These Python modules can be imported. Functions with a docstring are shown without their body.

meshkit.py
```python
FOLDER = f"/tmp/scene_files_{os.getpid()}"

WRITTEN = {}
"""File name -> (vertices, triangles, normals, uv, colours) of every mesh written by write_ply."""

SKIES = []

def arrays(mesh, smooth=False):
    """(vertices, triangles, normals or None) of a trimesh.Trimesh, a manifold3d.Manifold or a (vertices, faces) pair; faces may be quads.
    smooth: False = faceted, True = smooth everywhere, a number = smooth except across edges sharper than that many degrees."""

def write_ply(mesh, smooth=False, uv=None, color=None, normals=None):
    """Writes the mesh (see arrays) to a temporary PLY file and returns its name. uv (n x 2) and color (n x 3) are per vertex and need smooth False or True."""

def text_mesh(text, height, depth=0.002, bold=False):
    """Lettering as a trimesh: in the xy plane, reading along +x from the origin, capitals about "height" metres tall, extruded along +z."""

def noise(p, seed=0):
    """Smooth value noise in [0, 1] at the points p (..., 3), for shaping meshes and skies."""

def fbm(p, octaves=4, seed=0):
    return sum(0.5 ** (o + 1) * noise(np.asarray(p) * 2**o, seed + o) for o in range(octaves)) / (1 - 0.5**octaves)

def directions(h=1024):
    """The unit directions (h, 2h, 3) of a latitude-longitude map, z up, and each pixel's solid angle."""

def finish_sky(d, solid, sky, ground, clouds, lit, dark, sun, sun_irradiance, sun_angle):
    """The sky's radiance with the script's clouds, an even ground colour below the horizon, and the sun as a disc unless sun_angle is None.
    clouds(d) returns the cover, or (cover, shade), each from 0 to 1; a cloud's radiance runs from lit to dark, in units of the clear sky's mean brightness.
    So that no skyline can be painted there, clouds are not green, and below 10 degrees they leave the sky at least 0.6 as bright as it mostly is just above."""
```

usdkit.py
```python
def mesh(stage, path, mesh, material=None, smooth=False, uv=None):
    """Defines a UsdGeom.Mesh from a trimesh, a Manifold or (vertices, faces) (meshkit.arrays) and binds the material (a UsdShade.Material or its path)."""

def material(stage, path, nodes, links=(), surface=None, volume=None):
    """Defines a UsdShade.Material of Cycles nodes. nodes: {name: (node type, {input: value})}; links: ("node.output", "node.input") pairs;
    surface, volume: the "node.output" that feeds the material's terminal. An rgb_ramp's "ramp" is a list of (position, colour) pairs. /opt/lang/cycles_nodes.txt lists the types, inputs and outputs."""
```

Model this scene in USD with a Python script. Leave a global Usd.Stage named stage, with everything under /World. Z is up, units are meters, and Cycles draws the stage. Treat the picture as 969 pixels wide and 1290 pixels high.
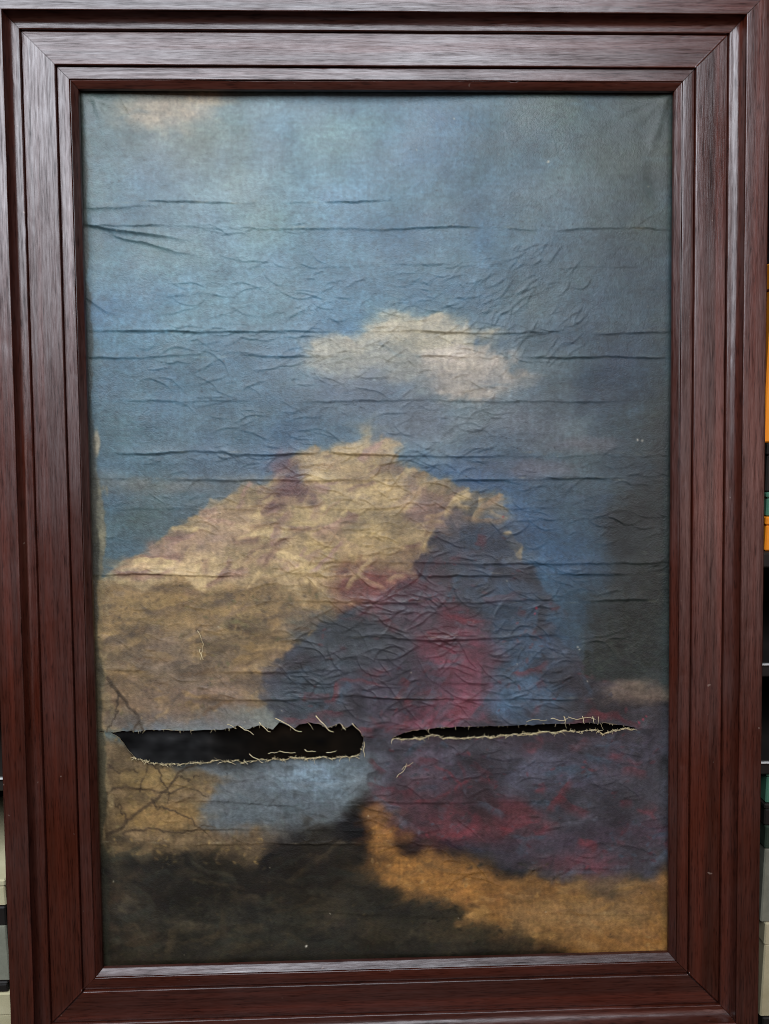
import math, numpy as np, trimesh, usdkit
from scipy import ndimage as ndi
from pxr import Usd, UsdGeom, UsdLux, UsdShade, Sdf, Gf, Vt

stage = Usd.Stage.CreateInMemory()
UsdGeom.SetStageUpAxis(stage, UsdGeom.Tokens.z)
UsdGeom.SetStageMetersPerUnit(stage, 1.0)
stage.DefinePrim('/World', 'Xform'); stage.DefinePrim('/World/Looks', 'Scope')
stage.SetDefaultPrim(stage.GetPrimAtPath('/World'))

# ------------------------------------------------------------------ camera, lamps, exposure
# picture coordinates: x to the right, u up (0 = middle of the opening), d out of the picture
LEAN, HALF_W, HALF_H = math.radians(5.0), 0.300, 0.4505
OUT = 0.0848                                   # width of the moulding
BASE = HALF_H + OUT                            # height of the picture's middle above its foot
BACK = 0.020                                   # how far the back of the frame lies behind the sight edge
CA, SA = math.cos(LEAN), math.sin(LEAN)
def local(x, u, d):                            # picture coordinates -> the leaning frame's own axes (z up along the picture)
    return np.stack(np.broadcast_arrays(np.asarray(x, float), -np.asarray(d, float) - BACK, np.asarray(u, float) + BASE), -1)
def tilt(v):                                   # the leaning frame's axes -> world
    v = np.asarray(v, float)
    return np.stack([v[..., 0], v[..., 1] * CA + v[..., 2] * SA, -v[..., 1] * SA + v[..., 2] * CA], -1)
def world(x, u, d): return tilt(local(x, u, d))

F_PX, W_PX, H_PX = 929.75, 969.0, 1290.0
CAM = np.array([-0.01983, 0.05850, 0.76067])   # x, u, d
rv = np.array([-0.0436, -0.0272, 0.0110])
an = np.linalg.norm(rv); k = rv / an
Kx = np.array([[0, -k[2], k[1]], [k[2], 0, -k[0]], [-k[1], k[0], 0]])
ROT = np.eye(3) + math.sin(an) * Kx + (1 - math.cos(an)) * Kx @ Kx     # rows: right, up, forward in (x, u, -d)
def project(x, u, d):
    p = np.stack([x - CAM[0], u - CAM[1], -(d - CAM[2])], -1) @ ROT.T
    return 484.5 + F_PX * p[..., 0] / p[..., 2], 645 - F_PX * p[..., 1] / p[..., 2]
def ray(px, py):                               # direction in (x, u, d)
    q = np.array([(px - 484.5) / F_PX, (645 - py) / F_PX, 1.0]) @ ROT
    return np.array([q[0], q[1], -q[2]])
def axis(r): return tilt(np.array([r[0], r[2], r[1]]))
right, up, back = axis(ROT[0]), axis(ROT[1]), -axis(ROT[2])
cw = world(*CAM)
cam = UsdGeom.Camera.Define(stage, '/World/camera')
cam.CreateHorizontalApertureAttr(36.0); cam.CreateVerticalApertureAttr(36.0 * 1024 / 769)
cam.CreateFocalLengthAttr(36.0 * F_PX / W_PX); cam.CreateClippingRangeAttr((0.02, 100.0))
cam.AddTransformOp().Set(Gf.Matrix4d(*right, 0, *up, 0, *back, 0, *cw, 1))
EXPOSURE = 0.0
cam.GetPrim().CreateAttribute('exposure', Sdf.ValueTypeNames.Float).Set(EXPOSURE)

def rect_light(name, pos, target, w, h, intensity, color):
    p, t = world(*pos), world(*target)
    z = p - t; z /= np.linalg.norm(z); x = np.cross([0, 0, 1], z); x /= np.linalg.norm(x); y = np.cross(z, x)
    l = UsdLux.RectLight.Define(stage, '/World/' + name)
    l.CreateWidthAttr(w); l.CreateHeightAttr(h); l.CreateIntensityAttr(intensity); l.CreateColorAttr(Gf.Vec3f(*color))
    l.AddTransformOp().Set(Gf.Matrix4d(*x, 0, *y, 0, *z, 0, *p, 1))
rect_light('window_light', (-0.36, 1.04, 1.25), (0.0, 0.25, 0.0), 2.2, 1.15, 8.6, (0.90, 0.96, 1.06))
rect_light('room_light', (1.35, 0.05, 2.0), (0, 0, 0), 1.1, 1.0, 2.1, (1.0, 0.66, 0.62))
usdkit.material(stage, '/World/Looks/room_air', {'b': ('background_shader', {'color': (1.0, 0.93, 0.86), 'strength': 0.014})}, [], surface='b.background')
dome = UsdLux.DomeLight.Define(stage, '/World/room_ambient')
UsdShade.MaterialBindingAPI.Apply(dome.GetPrim()).Bind(UsdShade.Material.Get(stage, '/World/Looks/room_air'))

# ------------------------------------------------------------------ helpers
L = '/World/Looks/'
used = {}
def path_of(name, parent):
    base = (parent.GetPath().pathString if parent is not None else '/World') + '/' + name
    n = used.get(base, 0); used[base] = n + 1
    return base if n == 0 else f'{base}_{n:03d}'
def tag(o, label=None, cat=None, group=None, kind=None):
    p = o.GetPrim() if hasattr(o, 'GetPrim') else o
    for key, v in (('label', label), ('category', cat), ('group', group), ('kind', kind)):
        if v: p.SetCustomDataByKey(key, v)
    return p
def obj(name, mesh, mat, parent=None, smooth=False, uv=None):
    return usdkit.mesh(stage, path_of(name, parent), mesh, L + mat, smooth=smooth, uv=uv).GetPrim()
def thing(name, label, cat, loc=(0, 0, 0), leaning=False, group=None):
    x = UsdGeom.Xform.Define(stage, path_of(name, None)); x.AddTranslateOp().Set(Gf.Vec3d(*map(float, loc)))
    if leaning: x.AddRotateXOp().Set(-math.degrees(LEAN))
    return tag(x, label, cat, group)
def box(x0, x1, y0, y1, z0, z1, bevel=0.002):
    import manifold3d as m3
    b = bevel
    c = [(x0, x1, y0 + b, y1 - b, z0 + b, z1 - b), (x0 + b, x1 - b, y0, y1, z0 + b, z1 - b), (x0 + b, x1 - b, y0 + b, y1 - b, z0, z1)]
    pts = [(x, y, z) for a in c for x in a[:2] for y in a[2:4] for z in a[4:]]
    return m3.Manifold.hull_points(np.array(pts))
def tube(pts, radii, n=6):
    pts = np.asarray(pts, float); radii = np.broadcast_to(radii, len(pts)); t = np.gradient(pts, axis=0); t /= np.linalg.norm(t, axis=1, keepdims=True)
    ref = np.array([0.31, 0.9, 0.29]); a = np.cross(t, ref); a /= np.linalg.norm(a, axis=1, keepdims=True); b = np.cross(t, a)
    th = np.arange(n) * 2 * math.pi / n
    v = (pts[:, None] + radii[:, None, None] * (a[:, None] * np.cos(th)[:, None] + b[:, None] * np.sin(th)[:, None])).reshape(-1, 3)
    f = []
    for i in range(len(pts) - 1):
        for j in range(n):
            p, q = i * n + j, i * n + (j + 1) % n
            f += [(p, q, q + n), (p, q + n, p + n)]
    e = (len(pts) - 1) * n
    for j in range(1, n - 1): f += [(0, j + 1, j), (e, e + j, e + j + 1)]
    return trimesh.Trimesh(v, np.array(f), process=False)
def noise1(n, scale, seed, octaves=4):
    r = np.random.default_rng(seed); out = np.zeros(n); a = 1.0
    for o in range(octaves):
        m = max(4, int(n / scale * 2 ** o) + 4)
        out += a * ndi.zoom(r.standard_normal(m), n / m + 0.02, order=3)[:n]; a *= 0.55
    return out
SPL = {}
def spline_rows(m, n):                         # weights of a smooth spline through m random values at n places
    if (m, n) not in SPL:
        x = np.linspace(0, m - 1.001, n); i = x.astype(int); t = x - i; W = np.zeros((n, m), np.float32)
        for k_, w in enumerate(((1 - t) ** 3 / 6, (3 * t ** 3 - 6 * t ** 2 + 4) / 6, (-3 * t ** 3 + 3 * t ** 2 + 3 * t + 1) / 6, t ** 3 / 6)):
            np.add.at(W, (np.arange(n), np.clip(i + k_ - 1, 0, m - 1)), w)
        SPL[m, n] = W
    return SPL[m, n]
def noise2(h, w, sy, sx, seed, octaves=4, gain=0.55):
    r = np.random.default_rng(seed); out = np.zeros((h, w)); a = 1.0
    for o in range(octaves):
        m, n = int(h / sy * 2 ** o) + 4, int(w / sx * 2 ** o) + 4
        m, n = min(m, h), min(n, w)
        z = spline_rows(m, h) @ r.standard_normal((m, n)) @ spline_rows(n, w).T
        out += a * z; a *= gain
    return out / out.std()

# ------------------------------------------------------------------ materials
def wood(name, along):
    s = (1.2, 14, 60) if along == 'x' else (60, 14, 1.2)
    s2 = (13.0, 60, 420) if along == 'x' else (420, 60, 13.0)
    s3 = (60.0, 200, 900) if along == 'x' else (900, 200, 60.0)
    usdkit.material(stage, L + name, {
        'tc': ('texture_coordinate', {}), 'oi': ('object_info', {}), 'off': ('vector_math', {'math_type': 'scale', 'vector1': (13.0, 7.0, 11.0)}),
        'add': ('vector_math', {'math_type': 'add'}),
        'm1': ('mapping', {'scale': s}), 'm2': ('mapping', {'scale': s2}), 'm3': ('mapping', {'scale': s3}),
        'n1': ('noise_texture', {'scale': 1.0, 'detail': 4.0, 'roughness': 0.6, 'distortion': 0.6}),
        'n2': ('noise_texture', {'scale': 1.0, 'detail': 5.0, 'roughness': 0.65, 'distortion': 0.25}),
        'n3': ('noise_texture', {'scale': 1.0, 'detail': 3.0, 'roughness': 0.6}),
        'nd': ('noise_texture', {'scale': 5.5, 'detail': 6.0, 'roughness': 0.62}),
        'r1': ('rgb_ramp', {'ramp': [(0.28, (0.018, 0.0036, 0.0014)), (0.5, (0.036, 0.0066, 0.0026)), (0.72, (0.068, 0.0118, 0.0050))]}),
        'r2': ('rgb_ramp', {'ramp': [(0.30, (0.50, 0.47, 0.47)), (0.48, (0.95, 0.94, 0.94)), (0.72, (1.0, 1.0, 1.0))]}),
        'r3': ('rgb_ramp', {'ramp': [(0.33, (0.30, 0.27, 0.27)), (0.45, (1, 1, 1)), (1, (1, 1, 1))]}),
        'x1': ('mix_color', {'blend_type': 'multiply', 'fac': 0.85}), 'x2': ('mix_color', {'blend_type': 'multiply', 'fac': 0.8}),
        'rd': ('rgb_ramp', {'ramp': [(0.35, (0.0, 0.0, 0.0)), (0.70, (0.025, 0.025, 0.025))]}),
        'x3': ('mix_color', {'b': (0.165, 0.125, 0.115)}),
        'rr': ('map_range', {'from_min': 0.3, 'from_max': 0.7, 'to_min': 0.25, 'to_max': 0.48}), 'sp': ('map_range', {'from_min': 0.34, 'from_max': 0.58, 'to_min': 0.24, 'to_max': 0.84}), 'mxs': ('math', {'math_type': 'multiply_add', 'value2': 0.5}), 'hv3': ('math', {'math_type': 'multiply', 'value2': 0.5}),
        'hs': ('math', {'math_type': 'multiply_add', 'value2': 0.6}),
        'b': ('bump', {'strength': 0.22, 'distance': 0.0006}),
        'ns': ('noise_texture', {'scale': 150.0, 'detail': 1.0}), 'rs': ('rgb_ramp', {'ramp': [(0.80, (0, 0, 0)), (0.83, (0.5, 0.5, 0.5))]}), 'x4': ('mix_color', {'b': (0.20, 0.14, 0.11)}),
        'p': ('principled_bsdf', {'specular_ior_level': 1.0})},
        [('tc.object', 'add.vector1'), ('oi.random', 'off.scale'), ('off.vector', 'add.vector2'),
         ('add.vector', 'm1.vector'), ('add.vector', 'm2.vector'), ('add.vector', 'm3.vector'), ('add.vector', 'nd.vector'),
         ('m1.vector', 'n1.vector'), ('m2.vector', 'n2.vector'), ('m3.vector', 'n3.vector'),
         ('n1.fac', 'r1.fac'), ('n2.fac', 'r2.fac'), ('n3.fac', 'r3.fac'), ('nd.fac', 'rd.fac'), ('nd.fac', 'rr.value'), ('n3.fac', 'hv3.value1'), ('n2.fac', 'mxs.value1'), ('hv3.value', 'mxs.value3'), ('mxs.value', 'sp.value'), ('sp.result', 'p.specular_ior_level'),
         ('r1.color', 'x1.a'), ('r2.color', 'x1.b'), ('x1.result', 'x2.a'), ('r3.color', 'x2.b'),
         ('x2.result', 'x3.a'), ('rd.color', 'x3.fac'), ('add.vector', 'ns.vector'), ('ns.fac', 'rs.fac'), ('x3.result', 'x4.a'), ('rs.color', 'x4.fac'), ('x4.result', 'p.base_color'), ('rr.result', 'p.roughness'),
         ('n2.fac', 'hs.value1'), ('n3.fac', 'hs.value3'), ('hs.value', 'b.height'), ('b.normal', 'p.normal')], surface='p.BSDF')
wood('wood_along_x', 'x'); wood('wood_along_z', 'z')

usdkit.material(stage, L + 'oil_paint', {
    'at': ('attribute', {'attribute': 'paint'}), 'tc': ('texture_coordinate', {}),
    'mw': ('mapping', {'scale': (700, 700, 1700)}),
    'wz': ('noise_texture', {'scale': 0.9, 'detail': 1.0}),
    'n': ('noise_texture', {'scale': 420.0, 'detail': 4.0, 'roughness': 0.65}), 'n2': ('noise_texture', {'scale': 14.0, 'detail': 5.0, 'roughness': 0.6}),
    's1': ('math', {'math_type': 'add'}), 's2': ('math', {'math_type': 'multiply_add', 'value2': 0.8}),
    'mot': ('map_range', {'from_min': 0.25, 'from_max': 0.75, 'to_min': 0.82, 'to_max': 1.16}), 'hv': ('hsv', {}),
    'rr': ('map_range', {'from_min': 0.3, 'from_max': 0.7, 'to_min': 0.38, 'to_max': 0.58}),
    'b': ('bump', {'strength': 0.30, 'distance': 0.0007}), 'p': ('principled_bsdf', {'specular_ior_level': 0.45})},
    [('tc.object', 'mw.vector'), ('mw.vector', 'wz.vector'), ('tc.object', 'n.vector'), ('tc.object', 'n2.vector'),
     ('n.fac', 's1.value1'), ('wz.fac', 's1.value2'), ('n.fac', 's2.value1'), ('s1.value', 's2.value3'),
     ('n.fac', 'mot.value'), ('mot.result', 'hv.value'), ('at.color', 'hv.color'), ('hv.color', 'p.base_color'),
     ('n2.fac', 'rr.value'), ('rr.result', 'p.roughness'), ('s2.value', 'b.height'), ('b.normal', 'p.normal')], surface='p.BSDF')
usdkit.material(stage, L + 'shaded_cloth', {'at': ('attribute', {'attribute': 'paint'}), 'tc': ('texture_coordinate', {}), 'n': ('noise_texture', {'scale': 500.0, 'detail': 3.0}),
    'b': ('bump', {'strength': 0.4, 'distance': 0.0006}), 'p': ('principled_bsdf', {'roughness': 0.95, 'specular_ior_level': 0.05})},
    [('tc.object', 'n.vector'), ('n.fac', 'b.height'), ('b.normal', 'p.normal'), ('at.color', 'p.base_color')], surface='p.BSDF')
def plain(name, c1, c2, scale=30.0, rough=0.6, spec=0.4, bump=0.0005):
    usdkit.material(stage, L + name, {'tc': ('texture_coordinate', {}), 'n': ('noise_texture', {'scale': scale, 'detail': 5.0, 'roughness': 0.6}),
        'r': ('rgb_ramp', {'ramp': [(0.3, c1), (0.7, c2)]}), 'b': ('bump', {'strength': 0.4, 'distance': bump}), 'p': ('principled_bsdf', {'roughness': rough, 'specular_ior_level': spec})},
        [('tc.object', 'n.vector'), ('n.fac', 'r.fac'), ('r.color', 'p.base_color'), ('n.fac', 'b.height'), ('b.normal', 'p.normal')], surface='p.BSDF')
plain('linen', (0.36, 0.27, 0.13), (0.74, 0.64, 0.40), 300, 0.85, 0.2)
plain('raw_edge', (0.16, 0.12, 0.07), (0.42, 0.35, 0.22), 900, 0.9, 0.1)
plain('old_board', (0.003, 0.0024, 0.0018), (0.007, 0.0055, 0.004), 22, 0.95, 0.05)
plain('pine', (0.13, 0.085, 0.045), (0.20, 0.14, 0.08), 18, 0.7, 0.3)
plain('dark_shelf', (0.010, 0.008, 0.007), (0.020, 0.016, 0.013), 16, 0.6, 0.3)
plain('white_edge', (0.45, 0.45, 0.43), (0.6, 0.6, 0.57), 40, 0.5, 0.4)
plain('orange_card', (0.80, 0.23, 0.01), (0.90, 0.30, 0.015), 26, 0.55, 0.3)
plain('green_card', (0.055, 0.16, 0.10), (0.08, 0.21, 0.14), 26, 0.55, 0.3)
plain('cream_card', (0.42, 0.37, 0.21), (0.58, 0.52, 0.33), 20, 0.8, 0.2)
plain('slate_paint', (0.005, 0.0051, 0.0053), (0.012, 0.0118, 0.0112), 60, 0.8, 0.15)
plain('moss_card', (0.02, 0.035, 0.022), (0.04, 0.06, 0.04), 30, 0.8, 0.2)
plain('grey_stone', (0.16, 0.16, 0.12), (0.28, 0.28, 0.21), 30, 0.85, 0.2)
plain('floor_boards', (0.05, 0.035, 0.022), (0.09, 0.062, 0.04), 9, 0.6, 0.3)

# ------------------------------------------------------------------ the floor
FLOOR = -0.30
fl = trimesh.creation.box((6, 5, 0.02)); fl.apply_translation((0, -0.6, FLOOR - 0.01))
tag(obj('floor', fl, 'floor_boards'), kind='structure')

# ------------------------------------------------------------------ the frame
frame = thing('picture_frame', 'dark brown mitred wooden frame with stepped and hollow mouldings around the torn canvas', 'picture frame', leaning=True)
def arc(o0, d0, o1, d1, n):                    # hollow: starts level, ends upright
    t = np.linspace(0, math.pi / 2, n)
    return [(o0 + (o1 - o0) * math.sin(a) ** 0.8, d0 + (d1 - d0) * (1 - math.cos(a) ** 0.75)) for a in t]
PROF = {                                       # closed outlines (distance outward from the opening, height towards the viewer)
    'sight_edge': [(0.0, -0.0035), (0.0, -0.0004), (0.0005, 0.0002), (0.0020, 0.0017), (0.0042, 0.0041), (0.0053, 0.0055), (0.0057, 0.0056), (0.0058, -0.0035)],
    'inner_strip': [(0.0061, -0.0035), (0.0061, 0.0058), (0.0064, 0.0064), (0.0070, 0.0066), (0.0100, 0.0067), (0.0150, 0.0067), (0.0176, 0.0066), (0.0180, 0.0062), (0.0182, -0.0035)],
    'rail': [(0.0187, -BACK), (0.0187, 0.0084), (0.0190, 0.0091), (0.0198, 0.0094), (0.0260, 0.0096), (0.0350, 0.0096), (0.0450, 0.0097), (0.0495, 0.0097), (0.0501, 0.0094), (0.0503, 0.0086), (0.0503, 0.0040), (0.0600, 0.0040), (0.0600, -BACK)],
    'cove_moulding': [(0.0507, 0.0044), (0.0507, 0.0118), (0.0510, 0.0124)] + arc(0.0516, 0.0127, 0.0609, 0.0240, 10) + [(0.0609, 0.0046)],
    'outer_strip': [(0.0612, -BACK + 0.0004), (0.0612, 0.0247), (0.0614, 0.0253), (0.0621, 0.0257), (0.0700, 0.0258), (0.0790, 0.0258), (0.0836, 0.0257), (0.0845, 0.0252), (OUT, 0.0243), (OUT, 0.0120), (OUT, 0.0), (OUT, -BACK + 0.0004)],
}
SIDES = {'top': 0, 'right': 1, 'bottom': 2, 'left': 3}
def rail_mesh(side, prof, seed, n=260, gap=0.00028):
    """The outline swept along one side and cut at 45 degrees at both ends; the arrises wander a little."""
    P = np.array(prof); m = len(P); horizontal = side in (0, 2)
    half, other = (HALF_W, HALF_H) if horizontal else (HALF_H, HALF_W)
    s = np.linspace(-1, 1, n)
    r = np.random.default_rng(seed)
    wig_o = np.stack([noise1(n, 50, seed * 100 + i, 4) for i in range(m)], 1) * 0.00009
    wig_d = np.stack([noise1(n, 60, seed * 100 + 50 + i, 3) for i in range(m)], 1) * 0.00006
    dents = np.zeros((n, m))
    for _ in range(r.integers(5, 10)):         # small knocks on the arrises
        c, j = r.uniform(0, n), r.integers(1, m - 1)
        dents[:, j] -= np.exp(-((np.arange(n) - c) / r.uniform(0.8, 2.2)) ** 2) * r.uniform(0.0002, 0.0006)
    o = P[None, :, 0] + wig_o; d = P[None, :, 1] + wig_d + dents
    o = np.where(P[None, :, 1] < -0.003, P[None, :, 0], o); d = np.where(P[None, :, 1] < -0.003, P[None, :, 1], d)
    a = s[:, None] * (half + P[None, :, 0] - gap)        # along the rail
    b = other + o
    sign = {0: (1, 1), 1: (1, 1), 2: (1, -1), 3: (1, -1)}[side]
    x, u = (a, b * sign[1]) if horizontal else (b * sign[1], a)
    v = local(x, u, d).reshape(-1, 3)
    f = []
    i, j = np.meshgrid(np.arange(n - 1), np.arange(m), indexing='ij'); j2 = (j + 1) % m
    p, q, p2, q2 = i * m + j, i * m + j2, (i + 1) * m + j, (i + 1) * m + j2
    f = np.vstack([np.stack([p, q, q2], -1).reshape(-1, 3), np.stack([p, q2, p2], -1).reshape(-1, 3)])
    caps = trimesh.creation.triangulate_polygon(__import__('shapely').Polygon(P), engine='earcut')[1] % m
    f = np.vstack([f, caps[:, ::-1], caps + (n - 1) * m])
    t = trimesh.Trimesh(v, f, process=False)
    return t if t.volume > 0 else trimesh.Trimesh(v, f[:, ::-1], process=False)
say = {0: 'upper rail', 1: 'right rail', 2: 'lower rail', 3: 'left rail'}
for side in range(4):
    mat = 'wood_along_x' if side in (0, 2) else 'wood_along_z'
    rail = obj('rail', rail_mesh(side, PROF['rail'], 10 + side), mat, frame, smooth=35)
    tag(rail, {0: 'upper rail, greyish with a dusty sheen', 1: 'reddish right rail', 2: 'dark lower rail with bright ledges', 3: 'left rail with a bluish sheen'}[side])
    for kk, nm in enumerate(('outer_strip', 'cove_moulding', 'inner_strip', 'sight_edge')):
        obj(nm, rail_mesh(side, PROF[nm], 20 + side * 4 + kk), mat, rail, smooth=35)
bw, bh = HALF_W + 0.016, HALF_H + 0.016
bb = box(-bw, bw, -BACK + 0.0005 + 0.0200 - 0.0005, -BACK + 0.0235, BASE - bh, BASE + bh, 0.0005)
obj('backing_board', bb, 'old_board', frame)

# ------------------------------------------------------------------ the painting on its canvas
exec_rng = np.random.default_rng(7)
X0, Y0, PW, PH = 88, 98, 776, 1136             # the painted area in pixels of the photograph, one cell each
YY, XX = np.mgrid[0:PH, 0:PW].astype(float); XX += X0; YY += Y0
def srgb(c): c = np.asarray(c, float) / 255; return np.where(c <= 0.04045, c / 12.92, ((c + 0.055) / 1.055) ** 2.4)
def smooth(a, lo, hi): t = np.clip((a - lo) / (hi - lo), 0, 1); return t * t * (3 - 2 * t)
def poly(pts, soft=3.0, rag=6.0, scale=30.0, seed=0):
    dx = noise2(PH, PW, scale, scale, seed * 2 + 301) * rag; dy = noise2(PH, PW, scale, scale, seed * 2 + 302) * rag
    x, y = XX + dx, YY + dy; inside = np.zeros(x.shape, bool); n = len(pts)
    for i in range(n):
        (x1, y1), (x2, y2) = pts[i], pts[(i + 1) % n]
        if y1 == y2: continue
        inside ^= ((y1 > y) != (y2 > y)) & (x < (x2 - x1) * (y - y1) / (y2 - y1) + x1)
    return ndi.gaussian_filter(inside.astype(float), soft)
def field(ctrl, sigma):                        # soft colour masses between control colours
    num = np.zeros((PH // 4, PW // 4, 3)); den = np.full((PH // 4, PW // 4, 1), 1e-9)
    yy, xx = np.mgrid[0:PH // 4, 0:PW // 4] * 4.0
    for x, y, c in ctrl:
        w = np.exp(-((xx + X0 - x) ** 2 + (yy + Y0 - y) ** 2) / (2 * sigma ** 2))[..., None] + 1e-7 / (1 + ((xx + X0 - x) ** 2 + (yy + Y0 - y) ** 2)[..., None])
        num += w * np.array(c, float); den += w
    z = num / den
    return np.stack([ndi.map_coordinates(z[..., i], [(YY - Y0) / 4, (XX - X0) / 4], order=1, mode='nearest') for i in range(3)], -1)
sky = [(120, 130, (70, 88, 88)), (200, 180, (112, 122, 122)), (320, 160, (104, 128, 138)), (440, 150, (96, 124, 138)), (560, 150, (86, 112, 124)), (680, 150, (78, 98, 104)), (800, 150, (72, 86, 86)),
       (150, 260, (92, 116, 124)), (280, 270, (120, 146, 158)), (420, 270, (104, 136, 152)), (560, 270, (92, 122, 140)), (700, 270, (86, 106, 118)), (820, 270, (70, 84, 86)),
       (150, 380, (92, 124, 144)), (300, 370, (110, 142, 158)), (430, 350, (104, 136, 152)), (600, 340, (86, 116, 134)), (720, 370, (84, 104, 118)), (810, 400, (66, 80, 86)),
       (160, 490, (80, 108, 126)), (300, 480, (84, 112, 130)), (400, 470, (82, 108, 126)), (640, 460, (82, 104, 122)), (740, 500, (68, 84, 96)), (820, 520, (58, 70, 74)),
       (160, 580, (86, 112, 128)), (260, 590, (100, 122, 140)), (400, 560, (92, 118, 140)), (640, 590, (78, 102, 126)), (730, 600, (78, 96, 114)), (820, 620, (54, 64, 66)),
       (160, 660, (86, 104, 112)), (300, 660, (110, 116, 118)), (700, 690, (70, 98, 124)), (780, 700, (58, 72, 76)), (830, 760, (48, 56, 56)), (700, 790, (64, 86, 108)), (800, 830, (60, 62, 60))]
col = field(sky, 46)
tone = noise2(PH, PW, 40, 90, 51, 5)[..., None]; col = col + tone * np.array([3.0, 3.4, 2.0]) + noise2(PH, PW, 70, 60, 52, 4)[..., None] * np.array([2.0, 0.4, -3.2])
def lay(mask, c, amount=1.0, var=0.0, seed=0, sc=(18, 40)):
    global col
    c = np.array(c, float) * np.ones((1, 1, 1))
    if var: c = c * (1 + var * noise2(PH, PW, sc[0], sc[1], 900 + seed)[..., None])
    m = (mask * amount)[..., None]; col = col * (1 - m) + c * m
cl = noise2(PH, PW, 60, 90, 41, 5)
def blob(x, y, rx, ry, seed, rag=0.5, soft=0.5):
    n = noise2(PH, PW, 34, 60, 500 + seed, 5)
    r = np.sqrt(((XX - x) / rx) ** 2 + ((YY - y) / ry) ** 2) + rag * 0.35 * n
    return 1 - smooth(r, 1 - soft, 1 + soft)
# clouds: a warm scrap at the upper left, a broad sunlit bank in the middle with a grey foot
lay(blob(205, 138, 62, 22, 1), (172, 156, 136), 0.85); lay(blob(255, 122, 34, 10, 2), (182, 160, 132), 0.7)
lay(blob(640, 255, 70, 24, 3, 0.8, 0.8), (112, 124, 132), 0.35)
lay(blob(560, 500, 150, 62, 4, 0.7, 0.6), (132, 142, 146), 0.75)
lay(blob(520, 425, 96, 46, 5, 1.0, 0.25), (196, 186, 164), 0.95, 0.05, 1)
lay(blob(585, 470, 76, 40, 6, 1.1, 0.22), (198, 186, 174), 0.9, 0.05, 2)
lay(blob(455, 455, 70, 26, 7, 0.9, 0.5), (168, 166, 156), 0.8)
lay(blob(470, 500, 90, 26, 8, 0.9, 0.6), (104, 116, 134), 0.8)
lay(blob(612, 535, 84, 24, 9, 0.9, 0.6), (122, 128, 140), 0.8)
lay(blob(690, 588, 62, 13, 10, 0.8, 0.6), (122, 112, 124), 0.6); lay(blob(750, 560, 46, 12, 11, 0.8, 0.7), (112, 102, 112), 0.45)
lay(blob(225, 612, 80, 16, 12, 0.8, 0.7), (128, 124, 118), 0.7)
# dark wooded slope on the right
lay(poly([(870, 500), (815, 570), (792, 660), (752, 760), (718, 830), (700, 900), (870, 900)], 6, 10, 50, 1), (43, 49, 49), 0.93, 0.12, 3)
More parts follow.
